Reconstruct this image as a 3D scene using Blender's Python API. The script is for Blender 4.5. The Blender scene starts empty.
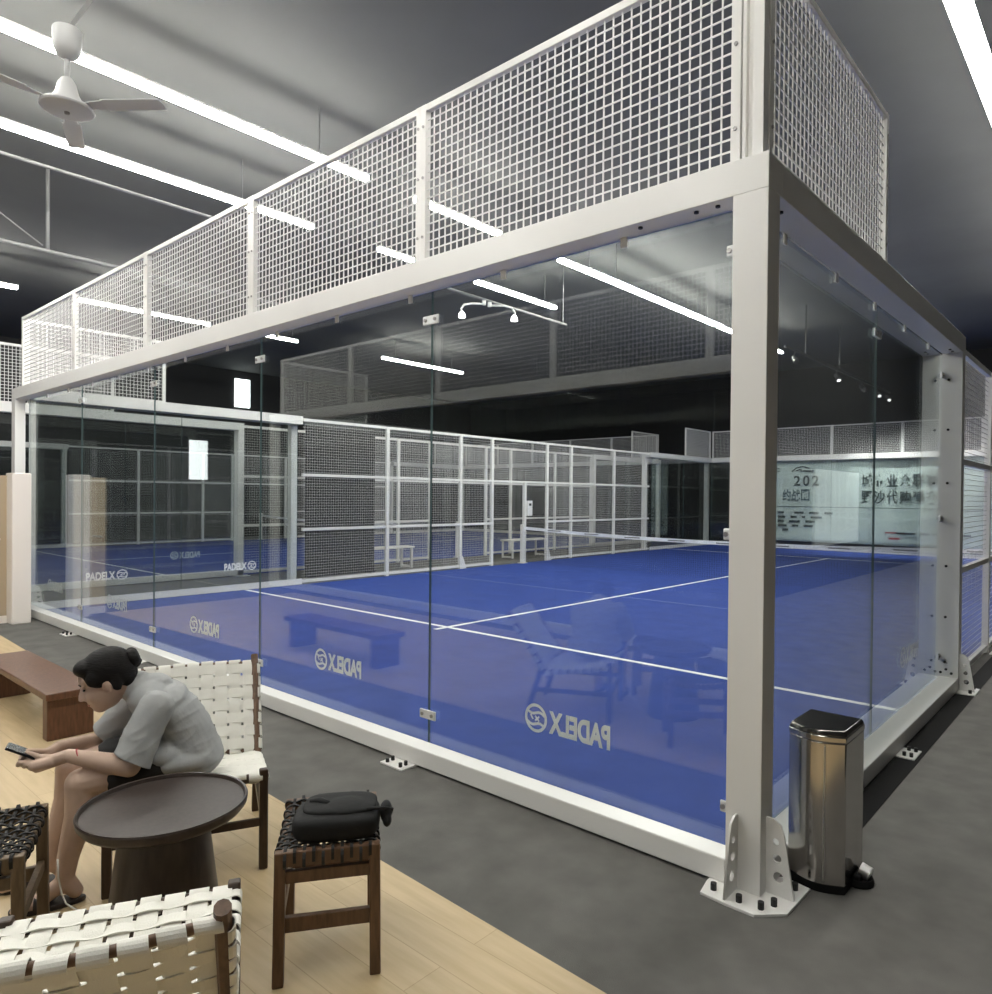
import bpy, bmesh, math, random
from mathutils import Vector, Matrix
random.seed(7)
sc = bpy.context.scene
COL = sc.collection
PI = math.pi
def V(*a): return Vector(a)

# ------------------------------------------------------------------ materials
def nt(name):
    m = bpy.data.materials.new(name); m.use_nodes = True
    n = m.node_tree.nodes; l = m.node_tree.links
    return m, n, l, n['Principled BSDF']
def mat(name, col, rough=.5, metal=0, noise=0, nscale=8, bump=0, bscale=60, spec=.5, stretch=None):
    m, n, l, b = nt(name)
    b.inputs['Base Color'].default_value = (*col, 1)
    b.inputs['Roughness'].default_value = rough
    b.inputs['Metallic'].default_value = metal
    b.inputs['Specular IOR Level'].default_value = spec
    if noise or bump:
        tc = n.new('ShaderNodeTexCoord'); mp = n.new('ShaderNodeMapping')
        l.new(tc.outputs['Object'], mp.inputs['Vector'])
        if stretch: mp.inputs['Scale'].default_value = stretch
    if noise:
        t = n.new('ShaderNodeTexNoise'); t.inputs['Scale'].default_value = nscale; t.inputs['Detail'].default_value = 5
        l.new(mp.outputs['Vector'], t.inputs['Vector'])
        r = n.new('ShaderNodeValToRGB')
        r.color_ramp.elements[0].position = .3; r.color_ramp.elements[1].position = .7
        r.color_ramp.elements[0].color = (*[c * (1 - noise) for c in col], 1)
        r.color_ramp.elements[1].color = (*[min(1, c * (1 + noise)) for c in col], 1)
        l.new(t.outputs['Fac'], r.inputs['Fac']); l.new(r.outputs['Color'], b.inputs['Base Color'])
    if bump:
        t2 = n.new('ShaderNodeTexNoise'); t2.inputs['Scale'].default_value = bscale; t2.inputs['Detail'].default_value = 4
        l.new(mp.outputs['Vector'], t2.inputs['Vector'])
        bp = n.new('ShaderNodeBump'); bp.inputs['Strength'].default_value = bump; bp.inputs['Distance'].default_value = .01
        l.new(t2.outputs['Fac'], bp.inputs['Height']); l.new(bp.outputs['Normal'], b.inputs['Normal'])
    return m
def emit(name, col, s):
    m, n, l, b = nt(name)
    b.inputs['Base Color'].default_value = (.8, .8, .8, 1)
    b.inputs['Emission Color'].default_value = (*col, 1); b.inputs['Emission Strength'].default_value = s
    return m
def glass_mat(name, tint, boost=1.0):
    m, n, l, b = nt(name); n.remove(b)
    out = n['Material Output']
    tr = n.new('ShaderNodeBsdfTransparent'); tr.inputs['Color'].default_value = (*tint, 1)
    gl = n.new('ShaderNodeBsdfGlossy'); gl.inputs['Roughness'].default_value = 0.0; gl.inputs['Color'].default_value = (.97, 1, .99, 1)
    lw = n.new('ShaderNodeLayerWeight'); lw.inputs['Blend'].default_value = .5
    p = n.new('ShaderNodeMath'); p.operation = 'POWER'; p.inputs[1].default_value = 5
    ml = n.new('ShaderNodeMath'); ml.operation = 'MULTIPLY_ADD'; ml.inputs[1].default_value = .96 * boost; ml.inputs[2].default_value = .04 * boost; ml.use_clamp = True
    mx = n.new('ShaderNodeMixShader')
    l.new(lw.outputs['Facing'], p.inputs[0]); l.new(p.outputs[0], ml.inputs[0])
    l.new(ml.outputs[0], mx.inputs[0]); l.new(tr.outputs[0], mx.inputs[1]); l.new(gl.outputs[0], mx.inputs[2])
    l.new(mx.outputs[0], out.inputs['Surface'])
    return m
def wood_mat(name, c1, c2, rough=.45, planks=None):
    m, n, l, b = nt(name)
    tc = n.new('ShaderNodeTexCoord'); mp = n.new('ShaderNodeMapping')
    l.new(tc.outputs['Object'], mp.inputs['Vector'])
    mp.inputs['Scale'].default_value = (1, 9, 9) if planks else (7, 7, 1.2)
    t = n.new('ShaderNodeTexNoise'); t.inputs['Scale'].default_value = 3 if planks else 9; t.inputs['Detail'].default_value = 6
    l.new(mp.outputs['Vector'], t.inputs['Vector'])
    r = n.new('ShaderNodeValToRGB'); r.color_ramp.elements[0].position = .3; r.color_ramp.elements[1].position = .7
    r.color_ramp.elements[0].color = (*c1, 1); r.color_ramp.elements[1].color = (*c2, 1)
    l.new(t.outputs['Fac'], r.inputs['Fac'])
    col = r.outputs['Color']
    if planks:
        bk = n.new('ShaderNodeTexBrick'); bk.inputs['Scale'].default_value = 1
        bk.inputs['Brick Width'].default_value = 1.3; bk.inputs['Row Height'].default_value = .16
        bk.inputs['Mortar Size'].default_value = .0018; bk.inputs['Color1'].default_value = (1, 1, 1, 1)
        bk.inputs['Color2'].default_value = (.92, .92, .92, 1); bk.inputs['Mortar'].default_value = (.74, .7, .66, 1)
        l.new(tc.outputs['Object'], bk.inputs['Vector'])
        mx = n.new('ShaderNodeMix'); mx.data_type = 'RGBA'; mx.blend_type = 'MULTIPLY'; mx.inputs[0].default_value = 1
        l.new(col, mx.inputs[6]); l.new(bk.outputs['Color'], mx.inputs[7]); col = mx.outputs[2]
    l.new(col, b.inputs['Base Color']); b.inputs['Roughness'].default_value = rough
    return m

M = {}
M['white'] = mat('white_powder_coat', (.77, .76, .73), .32)
M['white2'] = mat('white_mesh_wire', (.80, .79, .77), .4)
M['glass'] = glass_mat('clear_glass', (.935, .955, .95), 1.5)
M['glass_edge'] = mat('glass_edge', (.10, .15, .15), .15)
M['steel'] = mat('brushed_steel', (.62, .61, .59), .3, 1)
M['clampm'] = mat('satin_clamp', (.72, .73, .73), .4, .4)
M['chrome'] = mat('polished_steel', (.50, .475, .45), .17, 1, noise=.1, nscale=3, stretch=(3, 3, .3))
M['lidm'] = mat('dark_steel_lid', (.16, .15, .14), .16, 1)
M['bolt'] = mat('dark_bolt', (.03, .03, .03), .4, .6)
M['bolt_s'] = mat('steel_bolt', (.35, .34, .33), .35, .8)
M['turf'] = mat('blue_turf', (.036, .071, .30), .8, noise=.10, nscale=3, bump=.5, bscale=500, spec=.15)
M['line'] = mat('white_line', (.90, .91, .92), .6)
M['carpet'] = mat('grey_carpet', (.132, .127, .117), .85, noise=.16, nscale=5, bump=.5, bscale=350, spec=.25)
M['rubber'] = mat('black_rubber', (.006, .006, .006), .8, spec=.2)
M['woodfloor'] = wood_mat('light_oak_floor', (.50, .37, .20), (.60, .455, .265), .42, planks=True)
M['ceiling'] = mat('grey_ceiling', (.118, .120, .113), .85, noise=.10, nscale=.6)
M['black'] = mat('black_wall', (.009, .009, .009), .7, noise=.1, nscale=1)
M['darkwall'] = mat('dark_grey_wall', (.022, .022, .022), .75)
M['plaster'] = mat('white_plaster', (.80, .74, .69), .6)
M['tan'] = mat('tan_panel', (.42, .34, .24), .5)
M['strap'] = mat('cream_strap', (.76, .74, .67), .65, bump=.15, bscale=300)
M['dwood'] = wood_mat('dark_walnut', (.030, .017, .010), (.062, .034, .019), .4)
M['mwood'] = wood_mat('brown_teak', (.085, .045, .022), (.16, .085, .045), .45)
M['lwood'] = wood_mat('olive_wood', (.10, .065, .034), (.17, .115, .065), .5)
M['bwood'] = wood_mat('red_walnut_bench', (.085, .035, .018), (.15, .065, .035), .38)
M['tabletop'] = wood_mat('espresso_table', (.028, .019, .015), (.046, .032, .026), .36)
M['cord'] = mat('black_cord', (.012, .011, .010), .7)
M['bagfab'] = mat('black_bag_fabric', (.008, .008, .008), .7, bump=.15, bscale=40, spec=.25)
M['skin'] = mat('skin', (.56, .40, .31), .55, noise=.05, nscale=20, spec=.3)
M['hair'] = mat('black_hair', (.010, .0085, .008), .62, bump=.35, bscale=40, stretch=(1, 1, 6), spec=.2)
M['shirt'] = mat('grey_tshirt', (.40, .405, .40), .85, noise=.05, nscale=12, bump=.35, bscale=13, spec=.15)
M['shorts'] = mat('black_shorts', (.016, .015, .015), .8)
M['sandal'] = mat('dark_sandal', (.022, .013, .010), .55)
M['phone'] = mat('black_phone', (.01, .01, .012), .2)
M['lip'] = mat('lip', (.42, .17, .14), .5)
M['eye'] = mat('eye_dark', (.02, .015, .012), .3)
M['banner'] = mat('pale_banner', (.60, .67, .64), .6, noise=.06, nscale=1.2, bump=.4, bscale=2.2)
M['ink'] = mat('banner_ink', (.05, .07, .075), .7)
M['inkblue'] = mat('banner_ink_blue', (.07, .12, .15), .7)
M['red'] = mat('banner_red', (.45, .06, .07), .7)
M['grey'] = mat('grey_paint', (.24, .24, .235), .55)
M['fan'] = mat('fan_enamel', (.50, .50, .49), .35)
M['net'] = mat('black_net', (.012, .012, .013), .8)
M['board'] = mat('white_board', (.42, .44, .43), .6)
M['led_wide'] = emit('wide_led_tube', (1, .985, .93), 17)
M['lens'] = emit('spot_lens', (1, .98, .95), 1.2)
LED = 38
M['led'] = emit('led_tube', (1, .985, .93), LED)
M['lamp'] = emit('small_lamp', (1, .98, .95), 6)
M['day'] = emit('daylight_pane', (.95, 1, 1), 7)
M['day2'] = emit('dim_daylight_pane', (.95, 1, 1), 1.5)
M['track'] = mat('track_black', (.05, .05, .05), .5)
M['cable'] = mat('white_cable', (.75, .72, .66), .5)

# ------------------------------------------------------------------ mesh builder
class MB:
    def __init__(s): s.v = []; s.f = []; s.mi = []; s.m = 0
    def add(s, vs, fs):
        o = len(s.v); s.v += [Vector(p) for p in vs]; s.f += [tuple(i + o for i in f) for f in fs]; s.mi += [s.m] * len(fs)
        return s
    def box(s, a, b):
        x0, y0, z0 = [min(a[i], b[i]) for i in range(3)]; x1, y1, z1 = [max(a[i], b[i]) for i in range(3)]
        return s.add([(x0, y0, z0), (x1, y0, z0), (x1, y1, z0), (x0, y1, z0), (x0, y0, z1), (x1, y0, z1), (x1, y1, z1), (x0, y1, z1)],
              [(0, 3, 2, 1), (4, 5, 6, 7), (0, 1, 5, 4), (1, 2, 6, 5), (2, 3, 7, 6), (3, 0, 4, 7)])
    def bar(s, a, b, w, h=None, up=(0, 0, 1)):
        a = Vector(a); b = Vector(b); h = h or w
        d = (b - a).normalized(); up = Vector(up)
        if abs(d.dot(up)) > .99: up = Vector((0, 1, 0))
        x = d.cross(up).normalized(); y = x.cross(d)
        vs = []
        for p in (a, b):
            for i, j in ((-1, -1), (1, -1), (1, 1), (-1, 1)): vs.append(p + x * (i * w / 2) + y * (j * h / 2))
        return s.add(vs, [(0, 1, 2, 3), (7, 6, 5, 4), (0, 4, 5, 1), (1, 5, 6, 2), (2, 6, 7, 3), (3, 7, 4, 0)])
    def tube(s, pts, r, n=10, cap=True):
        pts = [Vector(p) for p in pts]
        rs = r if isinstance(r, (list, tuple)) else [r] * len(pts)
        rings = []; prev = None
        for i, p in enumerate(pts):
            d = (pts[min(i + 1, len(pts) - 1)] - pts[max(i - 1, 0)]).normalized()
            if prev is None:
                u = d.orthogonal().normalized()
            else:
                u = (prev - d * prev.dot(d)).normalized()
            prev = u; w = d.cross(u)
            rings.append([p + (u * math.cos(2 * PI * k / n) + w * math.sin(2 * PI * k / n)) * rs[i] for k in range(n)])
        vs = [q for R in rings for q in R]; fs = []
        for i in range(len(rings) - 1):
            for k in range(n): fs.append((i * n + k, i * n + (k + 1) % n, (i + 1) * n + (k + 1) % n, (i + 1) * n + k))
        if cap:
            fs.append(tuple(reversed(range(n)))); fs.append(tuple((len(rings) - 1) * n + k for k in range(n)))
        return s.add(vs, fs)
    def lathe(s, prof, n=32, c=(0, 0, 0)):
        c = Vector(c); vs = []; fs = []
        for r, z in prof:
            for k in range(n): vs.append(c + Vector((r * math.cos(2 * PI * k / n), r * math.sin(2 * PI * k / n), z)))
        for i in range(len(prof) - 1):
            for k in range(n): fs.append((i * n + k, i * n + (k + 1) % n, (i + 1) * n + (k + 1) % n, (i + 1) * n + k))
        fs.append(tuple(reversed(range(n)))); fs.append(tuple((len(prof) - 1) * n + k for k in range(n)))
        return s.add(vs, fs)
    def prism(s, poly, z0, z1, T=None):
        n = len(poly); T = T or (lambda p: p)
        vs = [T(Vector((x, y, z0))) for x, y in poly] + [T(Vector((x, y, z1))) for x, y in poly]
        fs = [tuple(reversed(range(n))), tuple(range(n, 2 * n))] + [(i, (i + 1) % n, n + (i + 1) % n, n + i) for i in range(n)]
        return s.add(vs, fs)
    def ball(s, c, r, n=16, m=10, rot=None):
        c = Vector(c); r = r if isinstance(r, (tuple, list)) else (r, r, r)
        vs = []; fs = []
        for i in range(m + 1):
            t = PI * i / m
            for k in range(n):
                q = Vector((r[0] * math.sin(t) * math.cos(2 * PI * k / n), r[1] * math.sin(t) * math.sin(2 * PI * k / n), r[2] * math.cos(t)))
                vs.append(c + (rot @ q if rot else q))
        for i in range(m):
            for k in range(n): fs.append((i * n + k, (i + 1) * n + k, (i + 1) * n + (k + 1) % n, i * n + (k + 1) % n))
        return s.add(vs, fs)
    def ribbon(s, pts, nrm, w, t, side):
        # strap: rectangle section swept along pts; nrm per point, side direction constant
        vs = []; fs = []; side = Vector(side).normalized()
        for p, q in zip(pts, nrm):
            for a, b in ((-1, -1), (1, -1), (1, 1), (-1, 1)): vs.append(Vector(p) + side * (a * w / 2) + Vector(q) * (b * t / 2))
        k = len(pts)
        for i in range(k - 1):
            for j in range(4): fs.append((i * 4 + j, i * 4 + (j + 1) % 4, (i + 1) * 4 + (j + 1) % 4, (i + 1) * 4 + j))
        fs.append((3, 2, 1, 0)); e = (k - 1) * 4; fs.append((e, e + 1, e + 2, e + 3))
        return s.add(vs, fs)
    def mesh(s, name, mats):
        me = bpy.data.meshes.new(name)
        me.from_pydata([tuple(p) for p in s.v], [], s.f)
        for m in mats: me.materials.append(m)
        for p, i in zip(me.polygons, s.mi): p.material_index = i
        bm = bmesh.new(); bm.from_mesh(me)
        bmesh.ops.remove_doubles(bm, verts=bm.verts, dist=1e-6)
        bmesh.ops.recalc_face_normals(bm, faces=bm.faces); bm.to_mesh(me); bm.free()
        return me
    def build(s, name, mats, parent=None, smooth=False, bevel=0, seg=2):
        if not isinstance(mats, (list, tuple)): mats = [mats]
        o = bpy.data.objects.new(name, s.mesh(name, mats)); COL.objects.link(o)
        if parent: o.parent = parent
        if smooth:
            for p in o.data.polygons: p.use_smooth = True
            if smooth == 'auto':
                o.data.set_sharp_from_angle(angle=math.radians(35))
        if bevel:
            b = o.modifiers.new('bevel', 'BEVEL'); b.width = bevel; b.segments = seg; b.limit_method = 'ANGLE'; b.angle_limit = math.radians(50)
        return o
def tag(o, label=None, cat=None, group=None, kind=None):
    if label: o['label'] = label
    if cat: o['category'] = cat
    if group: o['group'] = group
    if kind: o['kind'] = kind
    return o
def empty(name, loc=(0, 0, 0), rz=0):
    o = bpy.data.objects.new(name, None); COL.objects.link(o); o.location = loc; o.rotation_euler = (0, 0, rz)
    o.empty_display_size = .2
    return o
def kids(o): return [c for c in bpy.data.objects if c.parent == o]
def copy_tree(o, parent=None):
    c = o.copy(); COL.objects.link(c)
    c.parent = parent
    for ch in KID.get(o, kids(o)):
        if not any(k in ch.name for k in ('bolt', 'clamp', 'clip', 'gusset', 'foot_plate')): copy_tree(ch, c)
    return c
KID = {}
def struct(o): o['kind'] = 'structure'; return o
def baked(o):
    """apply modifiers in place"""
    dg = bpy.context.evaluated_depsgraph_get(); me = bpy.data.meshes.new_from_object(o.evaluated_get(dg))
    old = o.data; o.modifiers.clear(); o.data = me; bpy.data.meshes.remove(old)
    return o
def text_mesh(s, size, bold=0.0, extrude=.0008):
    cu = bpy.data.curves.new('lettering', 'FONT'); cu.body = s; cu.size = size; cu.offset = bold; cu.extrude = extrude
    cu.align_x = 'LEFT'
    ob = bpy.data.objects.new('lettering', cu); COL.objects.link(ob)
    dg = bpy.context.evaluated_depsgraph_get(); me = bpy.data.meshes.new_from_object(ob.evaluated_get(dg))
    bpy.data.objects.remove(ob); bpy.data.curves.remove(cu)
    return me
def mesh_obj(name, me, m, parent=None):
    me.materials.clear(); me.materials.append(m)
    o = bpy.data.objects.new(name, me); COL.objects.link(o); o.parent = parent
    return o

# ------------------------------------------------------------------ camera
cam = bpy.data.cameras.new('camera'); co = bpy.data.objects.new('camera', cam); COL.objects.link(co)
right = V(.75940154, .65055243, .00953117); up = V(-.01329200, .00086640, .99991128); fwd = V(-.65048645, .75946085, -.00930509)
co.matrix_world = Matrix((( right.x, up.x, -fwd.x, 1.1284), (right.y, up.y, -fwd.y, -2.7599), (right.z, up.z, -fwd.z, 1.6034), (0, 0, 0, 1)))
cam.sensor_fit = 'HORIZONTAL'; cam.sensor_width = 36; cam.lens = 712.5 * 36 / 992
cam.shift_x = (496 - 528.61) / 992; cam.shift_y = (503.2 - 497) / 992
cam.clip_start = .02; cam.clip_end = 200
sc.camera = co

# ------------------------------------------------------------------ hall
X0, X1, Y0, Y1, ZC = -24.5, 3.0, -25.0, 22.6, 6.2
struct(MB().box((X0 - .2, Y0 - .2, -.12), (X1 + .2, Y1 + .2, 0)).build('floor', M['carpet']))
struct(MB().box((X0 - .2, Y0 - .2, ZC), (X1 + .2, Y1 + .2, ZC + .12)).build('ceiling', M['ceiling']))
struct(MB().box((X0 - .2, Y0, 0), (X0, Y1, ZC)).build('wall_left', M['darkwall']))
struct(MB().box((X1, Y0, 0), (X1 + .2, Y1, ZC)).build('wall_right', M['black']))
struct(MB().box((X0, Y1, 0), (X1, Y1 + .2, ZC)).build('wall_far', M['black']))
struct(MB().box((X0, Y0 - .2, 0), (X1, Y0, ZC)).build('wall_near', M['darkwall']))
edge = lambda x: -.83 - .035 * (x + .9)
wf = MB().prism([(-9.3, -3.3), (2.95, -3.3), (2.95, edge(2.95)), (-9.3, edge(-9.3))], 0.0, .006).build('floor_wooden', M['woodfloor'])
struct(wf)
# high daylight windows on the left wall, behind the left of the camera (seen mirrored in the end glass)
for i, (ya, yb, za, zb) in enumerate(((-10.6, -10.02, 4.85, 5.9), (-9.0, -8.36, 2.1, 3.5))):
    w = struct(MB().box((X0, ya, za), (X0 + .05, yb, zb)).build('window_%d' % (i + 1), M['day2' if i else 'day']))
# partition with a white end post, left
p = struct(MB().box((-9.41, -.30, 0), (-9.14, -.10, 1.83)).build('wall_partition', M['plaster'], bevel=.012))
struct(MB().box((-9.44, -.55, 0), (-9.36, -.30, 1.8)).build('wall_partition_tan', M['tan']))
tanw = bpy.data.objects['wall_partition_tan']
struct(MB().box((-9.36, -.55, 0), (-9.345, -.30, .09)).build('baseboard_left', M['plaster']))
dh = MB().tube([(-9.36, -.48, 1.02), (-9.30, -.48, 1.02), (-9.30, -.38, 1.03)], .014).build('door_handle', M['steel'], tanw, smooth=True)
# black rubber gutter strip on the floor outside the right side beam
struct(MB().box((.0, .16, 0), (.125, 20.0, .004)).build('trim_1', M['rubber']))

# ------------------------------------------------------------------ padel cage
H = 2.985; BH = .144; E = .12; WX = 10.42; LY = 20.24; GX = .15; UZ = 3.915
cage = empty('padel_court_cage')
tag(cage, 'big white steel and glass padel court cage in the foreground with near corner column', 'padel court')
def wire_panel(o, U, w, h, pitch=.05, r=.0032, rv=None):
    """woven wire grid in the plane o + U*a + z*b"""
    mb = MB(); o = Vector(o); U = Vector(U); N = U.cross(Vector((0, 0, 1)))
    rv = rv or r
    nu = int(round(w / pitch)); nv = int(round(h / pitch))
    for i in range(1, nu):
        a = o + U * (w * i / nu) + N * (r * .5)
        mb.bar(a, a + Vector((0, 0, h)), 2 * rv, 2 * rv)
    for j in range(1, nv):
        a = o + Vector((0, 0, h * j / nv)) - N * (r * .5)
        mb.bar(a, a + U * w, 2 * r, 2 * r)
    return mb
def cp(name, mb, m=None, bevel=.003, smooth=False, parent=None):
    return mb.build(name, m or M['white'], parent or cage, smooth=smooth, bevel=bevel)
# columns: corner and at the end of the glass, both sides
for x in (0, -WX):
    s = -1 if x == 0 else 1
    for y0, y1 in ((0, .12), (LY - .12, LY)):
        cp('corner_column', MB().box((x, y0, .012), (x + s * .15, y1, H - BH)))
    for y0 in (4.10, LY - 4.22):
        cp('column', MB().box((x, y0, .012), (x + s * (.172 if x == 0 else .12), y0 + .12, H - BH)))
for y0, y1 in ((0, .147), (LY - .147, LY)):
    cp('top_beam', MB().box((-WX, y0, H - BH), (0, y1, H)))
for y0, y1 in ((0, E - .004), (LY - E + .004, LY)):
    cp('bottom_beam', MB().box((-WX + .15, y0, .012), (-.15, y1, .115)), bevel=.006)
for xa, xb in ((0, -.15), (-WX, -WX + .30)):
    for ya, yb in ((0.12, 4.22), (LY - 4.22, LY - .12)):
        cp('top_beam', MB().box((xa, ya + (.027 if ya < 1 else 0), H - BH), (xb, yb - (.027 if ya > 1 else 0), H)))
        cp('bottom_beam', MB().box((xa if xa == 0 else -WX + .30, ya, .012), (-.145 if xa == 0 else -10.125, yb, .115)), bevel=.006)
# glass panels 2 m x 2.85 m
GZ0, GZ1 = .10, H - BH - .01
def glass(a, b):
    mb = MB().box(a, b)
    o = mb.build('glass_panel', [M['glass'], M['glass_edge']], cage)
    dims = [abs(a[i] - b[i]) for i in range(3)]; th = dims.index(min(dims))
    for p in o.data.polygons:
        if abs(p.normal[th]) < .5: p.material_index = 1
    return o
panels = []
for k in range(5):
    xa = -.12 - 2 * k - .003; xb = -.12 - 2 * (k + 1) + .003
    panels.append(('near', k, glass((xa, E, GZ0), (xb, E + .012, GZ1))))
    panels.append(('far', k, glass((xa, LY - E - .012, GZ0), (xb, LY - E, GZ1))))
for k in range(2):
    for base in (.12, LY - 4.12):
        ya = base + 2 * k + .003; yb = base + 2 * k + 1.997
        panels.append(('right', base + 2 * k, glass((-GX - .012, ya, GZ0), (-GX, yb, GZ1))))
        panels.append(('left', base + 2 * k, glass((-10.132, ya, GZ0), (-10.12, yb, GZ1))))
# clamps at the seams
def plate(c, w, h, t, axis):
    c = Vector(c)
    d = (w / 2, t / 2, h / 2) if axis == 'y' else (t / 2, w / 2, h / 2)
    return MB().box(c - Vector(d), c + Vector(d))
def clamp(c, axis, out, w=.14, h=.055):
    o = cp('glass_clamp', plate(c, w, h, .012, axis), M['clampm'], bevel=.01)
    c = Vector(c)
    for q in (-.3, .3):
        d = Vector((q * w, 0, 0)) if axis == 'y' else Vector((0, q * w, 0))
        n = Vector((0, out, 0)) if axis == 'y' else Vector((out, 0, 0))
        MB().tube([c + d, c + d + n * .014], .011, 8).build('clamp_bolt', M['bolt_s'], o)
for k in range(1, 5):
    for z in (.28, 2.66):
        clamp((-.12 - 2 * k, E - .006, z), 'y', -1)
for z in (.28, 1.45, 2.66):
    if z > 2:
        clamp((-GX + .006, 2.12, z), 'x', 1)
    clamp((-GX + .006, 4.10, z), 'x', 1, .10, .05)
    clamp((-.17 - .02, E - .006, z), 'y', -1, .075, .05)
for i in range(13):      # clips under the near top beam and the side beam
    x = -.75 - .78 * i
    cp('glass_clip', MB().box((x - .018, E - .012, H - BH - .05), (x + .018, E - .001, H - BH)), M['white'], bevel=.003)
for i in range(5):
    y = .55 + .75 * i
    cp('glass_clip', MB().box((-GX + .001, y - .018, H - BH - .05), (-GX + .012, y + .018, H - BH)), M['white'], bevel=.003)
# bolts under beams
def beam_bolt(a, b2): cp('beam_bolt', MB().tube([a, b2], .011, 8), M['bolt'], bevel=0)
for x in (-.24, -.34, -.62): beam_bolt((x, .05, H - BH - .008), (x, .05, H - BH))
for y in (.20, .28, 3.9, 4.0): beam_bolt((-.06, y, H - BH - .008), (-.06, y, H - BH))
for z in (.24, .62, 1.05, 1.75, 2.2, 2.62): beam_bolt((-.10, 4.10, z), (-.10, 4.09, z))
for x in (-.05, -.09, -.13): beam_bolt((x, 4.10, .15 + (.03 if x == -.09 else 0)), (x, 4.09, .15 + (.03 if x == -.09 else 0)))
# upper wire mesh with frame
def upper(o, U, w, bolts=False):
    o = Vector(o); U = Vector(U); N = U.cross(Vector((0, 0, 1))).normalized(); h = UZ - H
    f = MB()
    f.bar(o + V(0, 0, h - .02), o + U * w + V(0, 0, h - .02), .035, .04)
    f.bar(o + V(0, 0, .012), o + U * w + V(0, 0, .012), .03, .024)
    for a in (.022, w - .022):
        f.bar(o + U * a, o + U * a + V(0, 0, h), .044, .04, up=(U.y, -U.x, 0))
    fr = cp('mesh_panel_frame', f, bevel=.003)
    wire_panel(o + U * .044 + V(0, 0, .02), U, w - .088, h - .06).build('wire_mesh', M['white2'], fr)
    if bolts:
        for z in (.15, .5, .8):
            for a in (.022, w - .022):
                c = o + U * a + V(0, 0, z); MB().tube([c + N * .026, c - N * .026], .009, 6).build('frame_bolt', M['bolt_s'], fr)
for y in (.06, LY - .06):
    for k in range(5): upper((-.14 - 2.0 * k, y, H), (-1, 0, 0), 2.0, y < 1)
for x in (-.06, -10.2):
    upper((x, .10, H), (0, 1, 0), 1.80, x > -1); upper((x, LY - 1.9, H), (0, 1, 0), 1.80)
cp('mesh_corner_post', MB().box((-.135, .045, H), (-.118, .085, UZ)).box((-.085, .035, H), (-.04, .085, UZ)).box((-.125, .07, H), (-.07, .085, UZ)), bevel=.002)
# 3 m mesh sides with posts
def side_mesh(x):
    ys = [4.20, 6.12, 8.12, 9.12, 11.12, 12.12, 14.12, LY - 4.20]
    for y in ys[1:-1]:
        cp('post', MB().box((x - .03, y - .035, .0), (x + .03, y + .035, 2.95)))
    for a, b in zip(ys[:-1], ys[1:]):
        gate = (a == 9.12)
        z0 = 1.98 if gate else .05
        ya, yb = a + .036, b - .036
        for z in ((1.95, 2.93) if gate else (.06, .98, 1.95, 2.93)): cp('mesh_rail', MB().bar((x, ya, z), (x, yb, z), .05, .05), bevel=.003)
        wire_panel((x, ya, z0), (0, 1, 0), yb - ya, 2.9 - z0, .05, .0018, .0011).build('wire_mesh', M['white2'], cage)
    for y in (8.12, 11.12):
        mb = MB(); mb.prism([(-.035, 0), (.16, 0), (.05, .28), (-.035, .30)], -.006, .006, lambda q, y=y: Vector((x + .04 + q.z, y + q.x, q.y)))
        cp('post_gusset', mb, bevel=0)
side_mesh(-10.16); side_mesh(-.09)
# corner base plate with drilled gussets
def drilled(poly, holes, th):
    cu = bpy.data.curves.new('gusset', 'CURVE'); cu.dimensions = '2D'; cu.fill_mode = 'BOTH'; cu.extrude = th / 2
    def sp(pts):
        s = cu.splines.new('POLY'); s.points.add(len(pts) - 1); s.use_cyclic_u = True
        for q, pt in zip(s.points, pts): q.co = (pt[0], pt[1], 0, 1)
    sp(poly)
    for cx, cy, r in holes: sp([(cx + r * math.cos(-2 * PI * k / 14), cy + r * math.sin(-2 * PI * k / 14)) for k in range(14)])
    ob = bpy.data.objects.new('gusset', cu); COL.objects.link(ob)
    me = bpy.data.meshes.new_from_object(ob.evaluated_get(bpy.context.evaluated_depsgraph_get()))
    bpy.data.objects.remove(ob); bpy.data.curves.remove(cu); return me
gpoly = [(0, 0), (.115, 0), (.075, .24), (.06, .285), (.03, .305), (0, .305)]
gh = [(.052, .075, .021), (.046, .15, .017), (.04, .215, .013)]
def gusset(org, U, par):
    me = drilled(gpoly, gh, .009)
    U = Vector(U); N = Vector((0, 0, 1)).cross(U) * -1
    me.transform(Matrix(((U.x, 0, N.x, org[0]), (U.y, 0, N.y, org[1]), (0, 1, 0, org[2]), (0, 0, 0, 1))))
    return mesh_obj('gusset', me, M['white'], par)
def base_plate(x, y, sx, sy):
    """plate under a corner column; sx, sy point outwards"""
    P = lambda a, b: (x + sx * a, y + sy * b)
    poly = [P(-.22, .02), P(-.20, .12), P(-.09, .13), P(.03, .13), P(.125, .04), P(.13, -.20), P(.02, -.22), P(-.22, -.10)]
    o = cp('base_plate', MB().prism(poly, 0, .012), bevel=.002)
    for a, c in ((-.165, .07), (-.05, .085), (.035, .075), (.065, .02), (.085, -.15)):
        q = P(a, c); MB().tube([(q[0], q[1], .01), (q[0], q[1], .04)], .013, 8).build('anchor_bolt', M['bolt'], o)
    gusset((x - sx * .10, y, .012), (0, sy, 0), o); gusset((x, y - sy * .06, .012), (sx, 0, 0), o)
base_plate(0, 0, 1, -1); base_plate(-WX, 0, -1, -1); base_plate(0, LY, 1, 1)
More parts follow.
